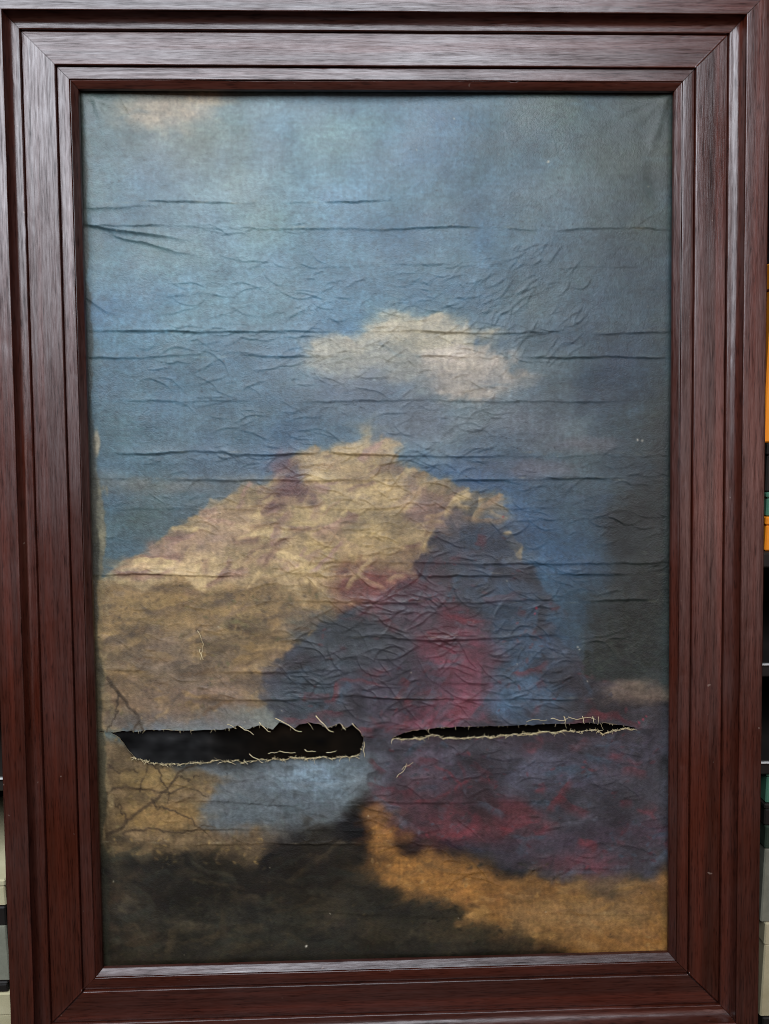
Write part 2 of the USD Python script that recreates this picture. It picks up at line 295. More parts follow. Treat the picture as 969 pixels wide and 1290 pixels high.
# sunlit far cliffs running down to the left
cliff = poly([(120, 712), (190, 690), (255, 650), (300, 622), (352, 604), (400, 574), (440, 562), (500, 572), (560, 600), (620, 640), (660, 700), (600, 800), (380, 800), (250, 790), (100, 790)], 0.9, 9, 24, 2)
lay(cliff, (176, 152, 116), 0.96, 0.09, 4, (8, 46))
for i, (a, b, c, dd, colr) in enumerate([((300, 640), (400, 590), (470, 640), (360, 680), (196, 172, 128)), ((350, 700), (470, 660), (540, 690), (400, 728), (206, 178, 128)),
                                     ((420, 560), (470, 556), (520, 640), (470, 630), (194, 168, 122)), ((150, 700), (260, 668), (330, 690), (200, 716), (158, 132, 122)),
                                     ((330, 600), (372, 578), (392, 634), (330, 650), (104, 70, 78)), ((500, 590), (560, 620), (600, 680), (530, 660), (150, 122, 118)), ((240, 660), (300, 630), (330, 652), (262, 680), (188, 160, 134))]):
    lay(poly([a, b, c, dd], 3, 9, 26, 20 + i), colr, 0.8, 0.08, 10 + i, (6, 40))
# ochre shelf of rock
shelf = poly([(100, 738), (200, 728), (330, 732), (420, 752), (470, 800), (420, 850), (360, 884), (250, 900), (100, 912)], 1.2, 7, 22, 3)
lay(shelf, (138, 114, 82), 0.96, 0.13, 6, (7, 40))
lay(blob(250, 765, 130, 14, 20, 0.8, 0.6), (154, 128, 88), 0.6, 0.1, 7, (5, 40)); lay(blob(190, 830, 80, 26, 21, 0.9, 0.7), (112, 98, 88), 0.7, 0.1, 8)
lay(blob(300, 785, 22, 6, 22, 0.6, 0.7), (92, 96, 66), 0.7); lay(blob(250, 880, 110, 20, 23, 0.8, 0.8), (112, 94, 86), 0.7, 0.1, 9); lay(blob(200, 908, 100, 9, 24, 0.8, 0.8), (92, 88, 90), 0.7)
# heather hill: one broad dark ridge from the shelf to the right edge
hill = poly([(340, 905), (335, 850), (380, 800), (420, 776), (470, 742), (520, 704), (560, 664), (600, 640), (640, 668), (672, 720), (700, 780), (740, 850), (800, 876), (870, 890), (870, 1100), (700, 1112), (620, 1082), (540, 1066), (480, 1030), (455, 985), (440, 930)], 1.6, 8, 30, 4)
lay(hill, (58, 56, 64), 0.97, 0.14, 12, (14, 30))
for i, (x, y, rx, ry, c, am) in enumerate([(620, 690, 44, 40, (68, 80, 98), 0.8), (650, 800, 46, 60, (66, 84, 104), 0.7), (640, 880, 60, 34, (82, 104, 128), 0.8), (430, 800, 70, 26, (62, 68, 74), 0.7), (400, 870, 56, 30, (66, 82, 92), 0.75),
                                       (470, 740, 60, 26, (104, 52, 58), 0.75), (530, 770, 34, 60, (92, 62, 76), 0.6), (580, 830, 34, 60, (110, 52, 66), 0.75), (570, 895, 46, 26, (128, 68, 84), 0.75), (500, 860, 60, 40, (70, 62, 76), 0.6),
                                       (520, 960, 66, 26, (92, 84, 98), 0.7), (560, 1010, 66, 40, (84, 50, 58), 0.7), (700, 960, 110, 32, (72, 70, 84), 0.75), (620, 1040, 70, 22, (92, 48, 54), 0.75), (720, 1060, 90, 40, (60, 50, 62), 0.7), (700, 1090, 60, 16, (84, 44, 52), 0.7),
                                       (820, 1040, 26, 20, (92, 60, 78), 0.6), (760, 890, 70, 14, (50, 48, 52), 0.7), (800, 870, 50, 13, (122, 104, 92), 0.7), (600, 985, 30, 36, (42, 36, 42), 0.7), (660, 930, 120, 10, (54, 46, 54), 0.7)]):
    lay(blob(x, y, rx, ry, 40 + i, 0.9, 0.6), c, am, 0.12, 20 + i, (12, 22))
for i in range(26):                            # short red streaks of scrub over the hill
    x, y = exec_rng.uniform(450, 800), exec_rng.uniform(700, 1090); l, s = exec_rng.uniform(10, 34), exec_rng.uniform(-0.9, 0.9)
    lay(poly([(x, y), (x + l, y + s * l), (x + l, y + s * l + 4), (x, y + 5)], 1.6, 4, 14, 60 + i) * hill, (128, 50, 58), 0.6)
# grey stream below the shelf
stream = poly([(100, 960), (250, 962), (400, 955), (470, 955), (470, 1000), (440, 1040), (380, 1056), (300, 1062), (220, 1040), (160, 1000)], 6, 8, 36, 5)
lay(stream, (92, 96, 100), 0.95, 0.10, 50, (8, 40)); lay(blob(405, 982, 50, 26, 60, 0.8, 0.8), (124, 140, 154), 0.85, 0.08, 51, (8, 20)); lay(blob(340, 1020, 60, 16, 61, 0.8, 0.8), (80, 88, 94), 0.7)
# tan bank with bare twigs, dark undergrowth, ochre path
bank = poly([(100, 925), (150, 930), (190, 960), (245, 965), (262, 1000), (240, 1040), (340, 1052), (330, 1090), (100, 1080)], 2.6, 9, 24, 6); lay(bank, (110, 92, 68), 0.95, 0.16, 52, (10, 18))
lay(blob(190, 985, 36, 14, 62, 0.9, 0.6), (142, 118, 74), 0.6); lay(blob(205, 1025, 40, 14, 63, 0.9, 0.6), (132, 104, 62), 0.6); lay(blob(300, 1056, 60, 16, 64, 0.8, 0.7), (104, 86, 66), 0.7)
lay(poly([(100, 1074), (230, 1066), (330, 1080), (420, 1060), (470, 1090), (560, 1130), (650, 1180), (700, 1240), (100, 1240)], 5.0, 11, 34, 7), (34, 31, 24), 0.97, 0.2, 53, (16, 34))
lay(blob(230, 1110, 90, 30, 65, 0.9, 0.7), (20, 17, 12), 0.85); lay(blob(395, 1095, 60, 34, 66, 0.9, 0.7), (26, 21, 15), 0.8); lay(blob(330, 1165, 150, 22, 67, 0.9, 0.8), (44, 43, 36), 0.7); lay(blob(600, 1170, 100, 16, 68, 0.9, 0.8), (66, 56, 40), 0.7); lay(blob(150, 1170, 40, 60, 69, 0.8, 0.8), (66, 52, 38), 0.6)
path = poly([(450, 1050), (485, 1026), (520, 1052), (590, 1080), (650, 1104), (720, 1114), (870, 1108), (870, 1240), (730, 1216), (650, 1176), (560, 1136), (470, 1096)], 5.0, 10, 34, 8); lay(path, (128, 90, 50), 0.96, 0.12, 54, (8, 34))
lay(blob(560, 1100, 70, 18, 70, 0.8, 0.7), (148, 102, 50), 0.6); lay(blob(770, 1150, 80, 24, 71, 0.8, 0.8), (146, 118, 82), 0.7); lay(blob(760, 1195, 90, 12, 72, 0.8, 0.8), (128, 92, 52), 0.7); lay(blob(790, 1120, 60, 8, 73, 0.8, 0.8), (92, 76, 58), 0.6)
lay(smooth(YY + 5 * noise2(PH, PW, 30, 60, 77), 1180, 1204) * (1 - smooth(XX, 600, 720)), (30, 27, 20), 0.6)
def branch(pts, w, c, am=0.9):
    m = np.zeros((PH, PW)); pts = np.array(pts, float)
    t = np.linspace(0, len(pts) - 1, 160); px = np.interp(t, range(len(pts)), pts[:, 0]) + noise1(160, 26, int(pts[0, 0] * 7 + pts[0, 1])) * 1.6; py = np.interp(t, range(len(pts)), pts[:, 1]) + noise1(160, 26, int(pts[0, 1] * 5)) * 1.6
    for a, b, q in zip(px, py, np.linspace(w, w * 0.45, 160)):
        iy, ix = int(b - Y0), int(a - X0)
        if 8 < iy < PH - 8 and 8 < ix < PW - 8:
            s = np.s_[iy - 7:iy + 8, ix - 7:ix + 8]; m[s] = np.maximum(m[s], 1 - smooth(np.hypot(XX[s] - a, YY[s] - b), q * 0.5, q))
    lay(m, c, am)

# the whole picture is then laid again in brush strokes, broad ones first
def strokes(n, length, width, seed, alpha, jitter):
    global col, thick
    r = np.random.default_rng(seed); base = ndi.gaussian_filter(col, (width * 0.2, width * 0.2, 0)); R = int(length / 2 + width)
    ori = noise2(PH, PW, 160, 200, seed + 5) * 0.45
    for _ in range(n):
        x, y = r.uniform(0, PW), r.uniform(0, PH); ix, iy = int(x), int(y)
        a = ori[iy, ix] + r.normal(0, 0.35) + (0.6 if 540 < iy < 960 and ix > 250 and r.random() < 0.5 else 0)
        c = base[iy, ix] * (1 + r.normal(0, jitter)) + r.normal(0, jitter * 26, 3)
        y0, y1, x0, x1 = max(0, iy - R), min(PH, iy + R), max(0, ix - R), min(PW, ix + R)
        gx, gy = np.arange(x0, x1)[None] - x, np.arange(y0, y1)[:, None] - y
        p, q = gx * math.cos(a) + gy * math.sin(a), -gx * math.sin(a) + gy * math.cos(a) + 0.004 * (gx ** 2) * r.normal()
        bristle = 0.75 + 0.25 * np.sin(q * r.uniform(1.5, 3.2) + r.uniform(0, 6) + 0.1 * p)
        m = (1 - smooth(np.abs(p), length * 0.25, length * 0.5)) * (1 - smooth(np.abs(q), width * 0.25, width * 0.5)) * bristle
        mm = (m * alpha)[..., None]
        col[y0:y1, x0:x1] = col[y0:y1, x0:x1] * (1 - mm) + c * mm
        thick[y0:y1, x0:x1] = thick[y0:y1, x0:x1] * (1 - m * 0.7) + m * 0.7 * r.uniform(0, 1) * bristle
thick = np.zeros((PH, PW))
strokes(2200, 56, 13, 1, 0.45, 0.030); strokes(6000, 30, 7, 2, 0.42, 0.035)
def facets(area_mask, n, box_, ang, spread, lo, hi, tones, seed, am=0.55):
    r = np.random.default_rng(seed)
    global col
    for _ in range(n):
        x, y = r.uniform(box_[0], box_[2]), r.uniform(box_[1], box_[3])
        if area_mask[int(np.clip(y - Y0, 0, PH - 1)), int(np.clip(x - X0, 0, PW - 1))] < 0.5: continue
        l, w, a = r.uniform(lo, hi), r.uniform(3.0, 12.0), ang + r.normal(0, spread); R = int(l / 2 + 10); ix, iy = int(x - X0), int(y - Y0)
        y0, y1, x0, x1 = max(0, iy - R), min(PH, iy + R), max(0, ix - R), min(PW, ix + R)
        gx, gy = XX[y0:y1, x0:x1] - x, YY[y0:y1, x0:x1] - y; p, q = gx * math.cos(a) - gy * math.sin(a), gx * math.sin(a) + gy * math.cos(a)
        q = q - r.normal(0, 0.006) * p ** 2 + np.sin(p * 0.3 + x) * 0.8
        # one crisp side, one soft side: a ledge catching light over its own crack
        m = (1 - smooth(np.abs(p), l * 0.3, l * 0.5)) * np.where(q < 0, smooth(q, -1.2, 0.0), 1 - smooth(q, 0.3 * w, 1.4 * w)) * area_mask[y0:y1, x0:x1]
        c = np.array(tones[r.integers(len(tones))], float) * (1 + r.normal(0, 0.06)); mm = (m * am * r.uniform(0.5, 1.2))[..., None].clip(0, 1)
        col[y0:y1, x0:x1] = col[y0:y1, x0:x1] * (1 - mm) + c * mm
facets(cliff * (1 - hill) * (1 - shelf), 260, (120, 550, 660, 740), 0.35, 0.45, 14, 70, [(214, 188, 142), (206, 178, 134), (150, 122, 98), (128, 98, 88), (190, 160, 128), (176, 142, 128)], 5, 0.75)
facets(shelf * (1 - hill), 220, (110, 730, 470, 905), 0.05, 0.35, 12, 70, [(164, 136, 94), (150, 122, 82), (96, 76, 58), (118, 98, 82), (134, 116, 100), (82, 70, 60)], 6)
facets(hill * (1 - path), 420, (340, 650, 860, 1100), 0.25, 0.6, 12, 64, [(86, 84, 96), (78, 86, 100), (42, 41, 47), (34, 33, 38), (104, 46, 53), (86, 41, 49), (68, 66, 76), (66, 80, 94)], 7, 0.5)
facets(stream * (1 - bank), 90, (120, 955, 470, 1060), 0.03, 0.15, 12, 60, [(120, 128, 136), (84, 90, 96), (70, 76, 80)], 8, 0.4)
def dabs(area_mask, n, box_, tones, seed, lo=3.0, hi=8.0, am=0.8):
    global col, thick
    r = np.random.default_rng(seed)
    dens = noise2(PH, PW, 34, 34, seed + 900, 3)
    for _ in range(n):
        x, y = r.uniform(box_[0], box_[2]), r.uniform(box_[1], box_[3]); iy, ix = int(np.clip(y - Y0, 8, PH - 9)), int(np.clip(x - X0, 8, PW - 9))
        if area_mask[iy, ix] < 0.5 or dens[iy, ix] < r.normal(0, 0.5): continue
        sl = np.s_[iy - 8:iy + 9, ix - 8:ix + 9]; a, l = r.normal(0.3, 0.7), r.uniform(lo, hi); gx, gy = XX[sl] - x, YY[sl] - y
        p, q = gx * math.cos(a) - gy * math.sin(a), gx * math.sin(a) + gy * math.cos(a)
        m = (1 - smooth((2 * p / l) ** 2 + (4.4 * q / l) ** 2, 0.6, 1.3)) * am * r.uniform(0.4, 1.0)
        col[sl] = col[sl] * (1 - m[..., None]) + np.array(tones[r.integers(len(tones))], float) * m[..., None] * (1 + r.normal(0, 0.08)); thick[sl] += 0.6 * m
dabs(bank, 420, (110, 925, 345, 1090), [(150, 124, 76), (128, 104, 64), (92, 78, 54), (140, 116, 74), (78, 66, 48), (104, 92, 60)], 21, 3, 8, 0.55)
dabs(hill * (1 - path), 2600, (340, 640, 860, 1110), [(72, 70, 82), (92, 90, 102), (44, 43, 50), (104, 46, 54), (80, 40, 50), (66, 78, 92), (36, 35, 41), (54, 58, 62)], 22, 3, 9, 0.55)
dabs((1 - path) * (1 - smooth(YY, 1200, 1210)) * smooth(YY, 1078, 1092), 1500, (110, 1080, 700, 1205), [(46, 45, 35), (24, 21, 15), (58, 50, 34), (16, 14, 10), (38, 40, 33)], 23, 3, 8, 0.6)
def conifer(x, yb, hgt, tones, seed):
    global col
    r = np.random.default_rng(seed)
    for k_ in range(int(hgt * 2.2)):
        t_ = r.random() ** 0.8; y = yb - hgt * (1 - t_); w_ = 1.5 + hgt * 0.26 * t_ * (0.75 + 0.25 * math.sin(t_ * 24)); x_ = x + r.normal(0, w_ * 0.45)
        iy, ix = int(np.clip(y - Y0, 9, PH - 10)), int(np.clip(x_ - X0, 9, PW - 10)); sl = np.s_[iy - 8:iy + 9, ix - 8:ix + 9]
        a = 0.35 * np.sign(x_ - x) + r.normal(0, 0.25); gx, gy = XX[sl] - x_, YY[sl] - y; p, q = gx * math.cos(a) + gy * math.sin(a), -gx * math.sin(a) + gy * math.cos(a)
        m = (1 - smooth((p / 4.5) ** 2 + (q / 1.5) ** 2, 0.5, 1.3)) * r.uniform(0.3, 0.75); col[sl] = col[sl] * (1 - m[..., None]) + np.array(tones[r.integers(len(tones))], float) * m[..., None]
for q, (x, yb, hgt) in enumerate(((838, 800, 150), (812, 812, 118), (790, 826, 92), (826, 838, 120), (770, 838, 66), (846, 700, 110), (754, 846, 46), (804, 850, 70), (740, 850, 30))):
    conifer(x, yb, hgt, [(38, 46, 44), (44, 52, 50), (32, 38, 36), (56, 62, 58)], 700 + q)
for q, (x, y, w_, h_) in enumerate(((165, 1150, 34, 16), (235, 1172, 46, 20), (330, 1140, 30, 13), (420, 1168, 40, 17), (520, 1186, 30, 12), (290, 1110, 22, 10), (600, 1150, 24, 10), (690, 1180, 26, 10), (780, 1176, 20, 8))):   # boulders with paler tops
    lay(poly([(x - w_, y + h_), (x - w_ * 0.8, y - h_ * 0.2), (x - w_ * 0.2, y - h_), (x + w_ * 0.6, y - h_ * 0.7), (x + w_, y + h_)], 1.4, 5, 16, 720 + q), (34, 31, 25) if x < 560 else (96, 72, 44), 0.7, 0.15, 730 + q, (5, 12))
    lay(poly([(x - w_ * 0.75, y - h_ * 0.1), (x - w_ * 0.2, y - h_), (x + w_ * 0.55, y - h_ * 0.7), (x + w_ * 0.2, y - h_ * 0.25)], 1.4, 4, 14, 740 + q), (62, 56, 44) if x < 560 else (150, 116, 70), 0.65, 0.12, 750 + q, (4, 12))
dabs(path, 900, (450, 1040, 860, 1215), [(164, 124, 70), (112, 80, 46), (146, 110, 64), (96, 72, 46), (158, 132, 92)], 24, 3, 9, 0.5)
dabs(shelf * (1 - hill), 700, (110, 730, 470, 905), [(160, 134, 92), (104, 84, 62), (88, 90, 60), (138, 118, 96), (80, 66, 52)], 25, 3, 9, 0.5)
facets((1 - path) * (1 - smooth(YY, 1190, 1210)), 130, (110, 1070, 480, 1200), 0.1, 0.5, 14, 70, [(48, 46, 38), (26, 23, 17), (18, 16, 12), (52, 46, 35), (40, 42, 36), (58, 49, 36)], 9, 0.5)
facets(path * (1 - smooth(YY, 1200, 1215)), 150, (480, 1060, 860, 1210), -0.15, 0.3, 14, 70, [(150, 112, 62), (112, 80, 44), (136, 96, 50), (154, 122, 82), (96, 72, 44)], 10, 0.4)
facets(1 - smooth(YY, 560, 600), 120, (110, 110, 850, 590), 0.1, 0.5, 16, 60, [(112, 138, 152), (92, 114, 126), (98, 124, 142), (82, 100, 112)], 11, 0.22)
for b, w in (([(126, 842), (150, 872), (176, 905), (186, 950), (176, 1000)], 3.2), ([(126, 1062), (160, 1036), (190, 1012), (222, 978), (252, 956)], 3.4), ([(128, 1000), (160, 992), (196, 1000), (228, 994), (262, 1002)], 2.4), ([(190, 1012), (212, 1022), (240, 1030), (258, 1050)], 2.0),
             ([(176, 905), (164, 930), (170, 962)], 2.0), ([(150, 1050), (190, 1046), (230, 1050), (270, 1042)], 2.2), ([(222, 978), (236, 982), (252, 976)], 1.6), ([(160, 1036), (152, 1018), (140, 1008)], 1.6), ([(182, 930), (200, 942), (206, 966)], 1.8), ([(186, 950), (206, 984), (214, 1010)], 1.8), ([(128, 960), (150, 972), (176, 970)], 1.8), ([(150, 872), (146, 898), (136, 920)], 1.8)):
    branch(b, w, (58, 47, 36), 0.75)
strokes(9000, 16, 4.6, 3, 0.40, 0.06); strokes(15000, 11, 2.8, 4, 0.42, 0.075)
# age: bare ground along the left edge, mottled varnish; plus painted edge shade
edge = XX - (103 + (YY - 113) * 0.0302)
lay((1 - smooth(edge + 5.0 * noise2(PH, PW, 22, 8, 88), 6, 13)) * (0.12 + 0.88 * smooth(YY, 540, 640)) * (1 - smooth(YY, 1040, 1100)), (142, 126, 94), 0.55, 0.12, 60, (10, 10))
lay(blob(121, 560, 4, 15, 90, 0.7, 0.4), (200, 186, 160), 0.8)
lay(1 - smooth(edge + 2.0 * noise2(PH, PW, 24, 10, 89), 0, 4), (44, 46, 38), 0.6)  # shade beside the sight edge, painted as a narrow dark strip
col *= (1 + 0.035 * noise2(PH, PW, 26, 26, 95, 5))[..., None]
col *= (1 + 0.045 * noise2(PH, PW, 2.4, 2.4, 96, 2) + 0.02 * noise2(PH, PW, 1.6, 14, 97, 2) + 0.017 * noise2(PH, PW, 14, 1.6, 98, 2))[..., None]
r = np.random.default_rng(12)
for n, c, s in ((230, (30, 32, 36), 0.9), (46, (205, 196, 178), 0.8)):       # flyspecks, and chips down to the ground
    for _ in range(n):
        iy, ix = r.integers(20, PH - 20), r.integers(20, PW - 20); a, b, t = r.uniform(0.5, 1.6) * s, r.uniform(0.4, 1.0) * s, r.uniform(0, 3.1)
        sl = np.s_[iy - 5:iy + 6, ix - 5:ix + 6]; gy, gx = np.mgrid[-5:6, -5:6]
        m = np.exp(-((gx * math.cos(t) + gy * math.sin(t)) / a) ** 2 - ((gy * math.cos(t) - gx * math.sin(t)) / b) ** 2)[..., None] * r.uniform(0.3, 0.9)
        col[sl] = col[sl] * (1 - m) + np.array(c) * m
for x, y, c, a in ((804, 554, (240, 232, 220), 2.0), (810, 555, (240, 232, 220), 2.2), (386, 1192, (240, 236, 226), 1.8), (464, 1028, (210, 200, 180), 1.4), (728, 815, (210, 205, 195), 1.4), (740, 858, (205, 196, 180), 1.3), (676, 766, (214, 70, 96), 2.6), (674, 773, (190, 60, 86), 1.8), (811, 907, (190, 56, 84), 2.4), (806, 911, (160, 50, 74), 2.2), (815, 903, (170, 56, 80), 1.6), (634, 651, (190, 60, 76), 1.6), (572, 150, (210, 205, 190), 1.6), (690, 205, (205, 200, 186), 2.2), (548, 462, (220, 220, 214), 1.6), (730, 818, (220, 215, 200), 1.2), (240, 905, (170, 160, 150), 1.2)):
    iy, ix = int(y - Y0), int(x - X0); sl = np.s_[iy - 6:iy + 7, ix - 6:ix + 7]; gy, gx = np.mgrid[-6:7, -6:7]
    m = np.clip(1.5 * np.exp(-(np.hypot(gx * r.uniform(0.8, 1.6), gy + 0.5 * gx * r.normal()) / (0.62 * a)) ** 2) * (0.4 + 0.6 * r.random((13, 13))), 0, 1)[..., None]; col[sl] = col[sl] * (1 - m) + np.array(c) * m

# relief, in metres, over the same cells
H = 0.0015 * noise2(PH, PW, 240, 300, 201, 3) + 0.00022 * noise2(PH, PW, 44, 260, 204, 3) + 0.00010 * noise2(PH, PW, 24, 30, 202, 3)
def crease(y, x0, x1, amp, seed, slope=0.0):
    """A fold left by rolling the canvas up: the cloth above bellies out over a sharp drop."""
    global H
    yc = y + slope * (XX - 480) + 1.3 * noise1(PW, 120, seed, 4)[None] + 0.3 * noise1(PW, 12, seed + 1, 2)[None]
    s = yc - YY
    env = smooth(XX, x0 - 20, x0 + 40) * (1 - smooth(XX, x1 - 60, x1 + 20)) * np.clip(0.62 + 0.55 * noise1(PW, 80, seed + 2, 4), 0.04, 1.6)[None]
    H += 1.7 * amp * env * np.where(s > 0, np.exp(-np.abs(s) / 9.0), -0.35 * np.exp(-np.abs(s) / 5.0) + 1.35 * np.exp(-np.abs(s) / 0.9))
for i, (y, x0, x1, amp, sl) in enumerate([(255, 100, 520, .00050, .008), (288, 100, 860, .00036, .010), (418, 100, 860, .00058, .004), (450, 100, 860, .00055, .006), (572, 100, 860, .00058, .003), (604, 100, 860, .00052, .002), (709, 380, 860, .0004, .0),
                                         (724, 100, 860, .00058, -.004), (759, 300, 860, .00055, -.006), (803, 440, 720, .0005, 0), (860, 320, 640, .0004, 0), (881, 100, 860, .00058, -.002), (1062, 120, 500, .0004, -.01), (1046, 100, 420, .0003, .0), (1150, 380, 840, .00018, 0), (335, 300, 840, .0002, .0), (640, 150, 700, .0003, 0), (505, 150, 800, .00025, 0), (845, 130, 420, .00035, 0), (1010, 200, 700, .0003, .0), (1100, 560, 850, .0003, -.03)]):
    crease(y, x0, x1, amp, 1000 + 7 * i, sl)
r = np.random.default_rng(31)
for yy_, x0_, x1_ in ((256, 110, 500), (289, 110, 850), (418, 110, 850), (450, 110, 850), (572, 110, 850), (604, 110, 850), (724, 120, 850), (759, 300, 850), (803, 430, 720), (881, 130, 850), (1062, 130, 500)):
    for _ in range(26):                        # paint rubbed and flaked off along the folds
        x_, l_ = r.uniform(x0_, x1_), r.uniform(2, 16); iy, ix = int(yy_ - Y0), int(np.clip(x_ - X0, 12, PW - 13)); sl = np.s_[iy - 5:iy + 6, ix - 10:ix + 11]; gy, gx = np.mgrid[-5:6, -10:11]
        m = np.exp(-(gx / (l_ / 2)) ** 2 - ((gy - r.uniform(-3, 1)) / r.uniform(0.5, 1.1)) ** 2) * (0.3 + 0.7 * r.random((11, 21))) * r.uniform(0.08, 0.45)
        col[sl] = col[sl] * (1 - m[..., None]) + np.array((186, 178, 158.0)) * m[..., None]
def wrinkles(n, area, ang, spread, lo, hi, amp):
    global H
    for _ in range(n):
        for _try in range(30):
            x, y = r.uniform(area[0], area[2]), r.uniform(area[1], area[3])
            e = ((x - (area[0] + area[2]) / 2) / (area[2] - area[0]) * 2) ** 2 + ((y - (area[1] + area[3]) / 2) / (area[3] - area[1]) * 2) ** 2
            if e < 1 + 0.3 * r.random(): break
        l, a, bend, A = r.uniform(lo, hi), ang + r.normal(0, spread), r.normal(0, 0.012), amp * r.uniform(0.4, 1.3)
        R = int(l / 2 + 8); ix, iy = int(x - X0), int(y - Y0)
        y0, y1, x0, x1 = max(0, iy - R), min(PH, iy + R), max(0, ix - R), min(PW, ix + R)
        if y1 <= y0 or x1 <= x0: continue
        gx, gy = XX[y0:y1, x0:x1] - x, YY[y0:y1, x0:x1] - y
        p, q = gx * math.cos(a) - gy * math.sin(a), -gx * math.sin(a) - gy * math.cos(a)
        q = q - bend * p ** 2 - 0.6 * np.sin(p * 0.22 + x)
        t = np.clip(1 - (2 * p / l) ** 2, 0, 1)
        H[y0:y1, x0:x1] += 1.6 * A * t * np.where(q > 0, np.exp(-np.abs(q) / 3.0), -0.5 * np.exp(-np.abs(q) / 2.4) + 1.5 * np.exp(-np.abs(q) / 0.7))
wrinkles(150, (180, 320, 480, 560), 0.0, 0.32, 14, 60, .00026)
wrinkles(110, (480, 330, 640, 600), 0.1, 0.40, 12, 50, .00028)
wrinkles(90, (590, 310, 740, 470), 0.65, 0.25, 12, 44, .00026)
wrinkles(150, (330, 560, 700, 760), 0.0, 0.45, 12, 54, .00030)
wrinkles(230, (360, 740, 720, 930), 0.0, 0.50, 14, 64, .00036)
wrinkles(120, (440, 930, 850, 1110), 0.1, 0.45, 12, 60, .00028)
wrinkles(120, (130, 560, 420, 900), 0.0, 0.35, 10, 50, .00024)
wrinkles(70, (620, 560, 850, 760), 0.1, 0.3, 12, 50, .00024)
wrinkles(70, (140, 960, 460, 1080), 0.0, 0.3, 14, 50, .00022)
wrinkles(90, (120, 130, 850, 330), 0.0, 0.8, 6, 34, .00013)
wrinkles(60, (130, 1080, 850, 1200), 0.0, 0.4, 8, 40, .00012)
for yy_ in (288, 418, 450, 572, 604, 724, 759, 803, 881, 1062):      # small cracks that fork from the folds
    for _ in range(2):
        x_ = r.uniform(160, 780); wrinkles(5, (x_, yy_ - 7, x_ + 120, yy_ + 7), 0.0, 0.22, 16, 60, .00030)
# pulls towards the corners and the left edge
for (x, y, a, l, w, A) in ((118, 122, -1.25, 70, 5, .0016), (846, 122, 1.9, 80, 9, .0014), (826, 250, 1.75, 120, 10, -.0010), (112, 130, -0.3, 60, 5, -.0008)):
    dx, dy = XX - x, -(YY - y); p, q = dx * math.cos(a) + dy * math.sin(a), -dx * math.sin(a) + dy * math.cos(a) + 0.6 * noise2(PH, PW, 40, 40, int(x))
    H += A * smooth(p, -12, 8) * np.exp(-np.clip(p, 0, None) / l * 2) * np.exp(-(q / w) ** 2)
for (x, y, a, l, A, wa, wb) in ((106, 286, -0.12, 150, .0018, 16, 11), (140, 296, -0.22, 130, .0011, 12, 9), (106, 262, 0.03, 120, .0007, 10, 8), (104, 372, -0.55, 60, .0006, 9, 7), (150, 120, -1.0, 60, .0007, 8, 8)):
    dx, dy = XX - x, -(YY - y); p, q = dx * math.cos(a) + dy * math.sin(a), -dx * math.sin(a) + dy * math.cos(a) + 1.5 * noise2(PH, PW, 30, 40, int(x + y))
    H += A * smooth(p, -8, 10) * (1 - smooth(p, l * 0.35, l)) * np.where(q > 0, np.exp(-np.abs(q) / wa), -0.9 * np.exp(-np.abs(q) / wb) + 1.9 * np.exp(-np.abs(q) / 2.2))
for (x, y, lo_, hi_, n_) in ((458, 922, 0.2, 1.3, 5), (486, 934, -1.2, -0.1, 4), (488, 926, 0.2, 1.0, 3), (150, 924, 1.9, 2.9, 4), (806, 918, -0.6, 0.7, 5), (842, 120, 3.4, 4.5, 5), (118, 124, -1.4, -0.2, 5), (140, 1196, 0.2, 1.3, 4), (838, 1190, 1.8, 2.9, 4)):   # pulls running out from the rips and the corners
    for q_ in range(n_):
        a = lo_ + (hi_ - lo_) * (q_ + r.uniform(0.2, 0.8)) / n_; l = r.uniform(40, 130); dx, dy = XX - x, -(YY - y)
        p, q = dx * math.cos(a) + dy * math.sin(a), -dx * math.sin(a) + dy * math.cos(a); q = q - r.normal(0, 0.0012) * p ** 2
        H += r.uniform(0.00035, 0.0008) * smooth(p, 0, 14) * (1 - smooth(p, l * 0.3, l)) * np.exp(-(q / (3.0 + 0.05 * np.clip(p, 0, 200))) ** 2)
H += 0.00012 * ndi.gaussian_filter(thick, 0.6)

# the rips: upper and lower lips, in pixels of the photograph
xs = np.arange(60, 900.0)
def lip(pts, seed, rag): return np.interp(xs, [p[0] for p in pts], [p[1] for p in pts]) + rag * noise1(len(xs), 9, seed, 3)
UP1 = lip([(60, 921), (140, 921), (176, 919), (205, 918), (235, 919), (290, 917), (300, 913), (310, 918), (328, 913), (344, 918), (352, 909), (372, 917), (378, 912), (392, 909), (400, 911), (412, 915), (428, 911), (436, 915), (446, 912), (452, 918), (457, 927), (900, 927)], 5, 0.5); LO1 = lip([(60, 921), (140, 921), (152, 930), (166, 950), (184, 959), (232, 961), (300, 958), (380, 954), (446, 952), (453, 947), (457, 936), (459, 927), (900, 927)], 6, 1.0)
UP2 = lip([(60, 931), (486, 931), (520, 920), (560, 915), (620, 914), (700, 911), (760, 911), (790, 915), (802, 918), (900, 918)], 7, 0.35); LO2 = lip([(60, 931), (486, 931), (520, 931), (545, 925), (580, 929), (640, 925), (700, 920), (740, 920), (760, 923), (785, 918), (802, 918), (900, 918)], 8, 0.8)
right_side = smooth(xs, 458, 486)
UPC = np.where(xs < 458, UP1, np.where(xs > 486, UP2, 927 + (xs - 458) / 28 * 4)); LOC = np.where(xs < 458, LO1, np.where(xs > 486, LO2, 927 + (xs - 458) / 28 * 4))
LOC = np.maximum(LOC, UPC); open_at = ((LOC - UPC) > 1.2)

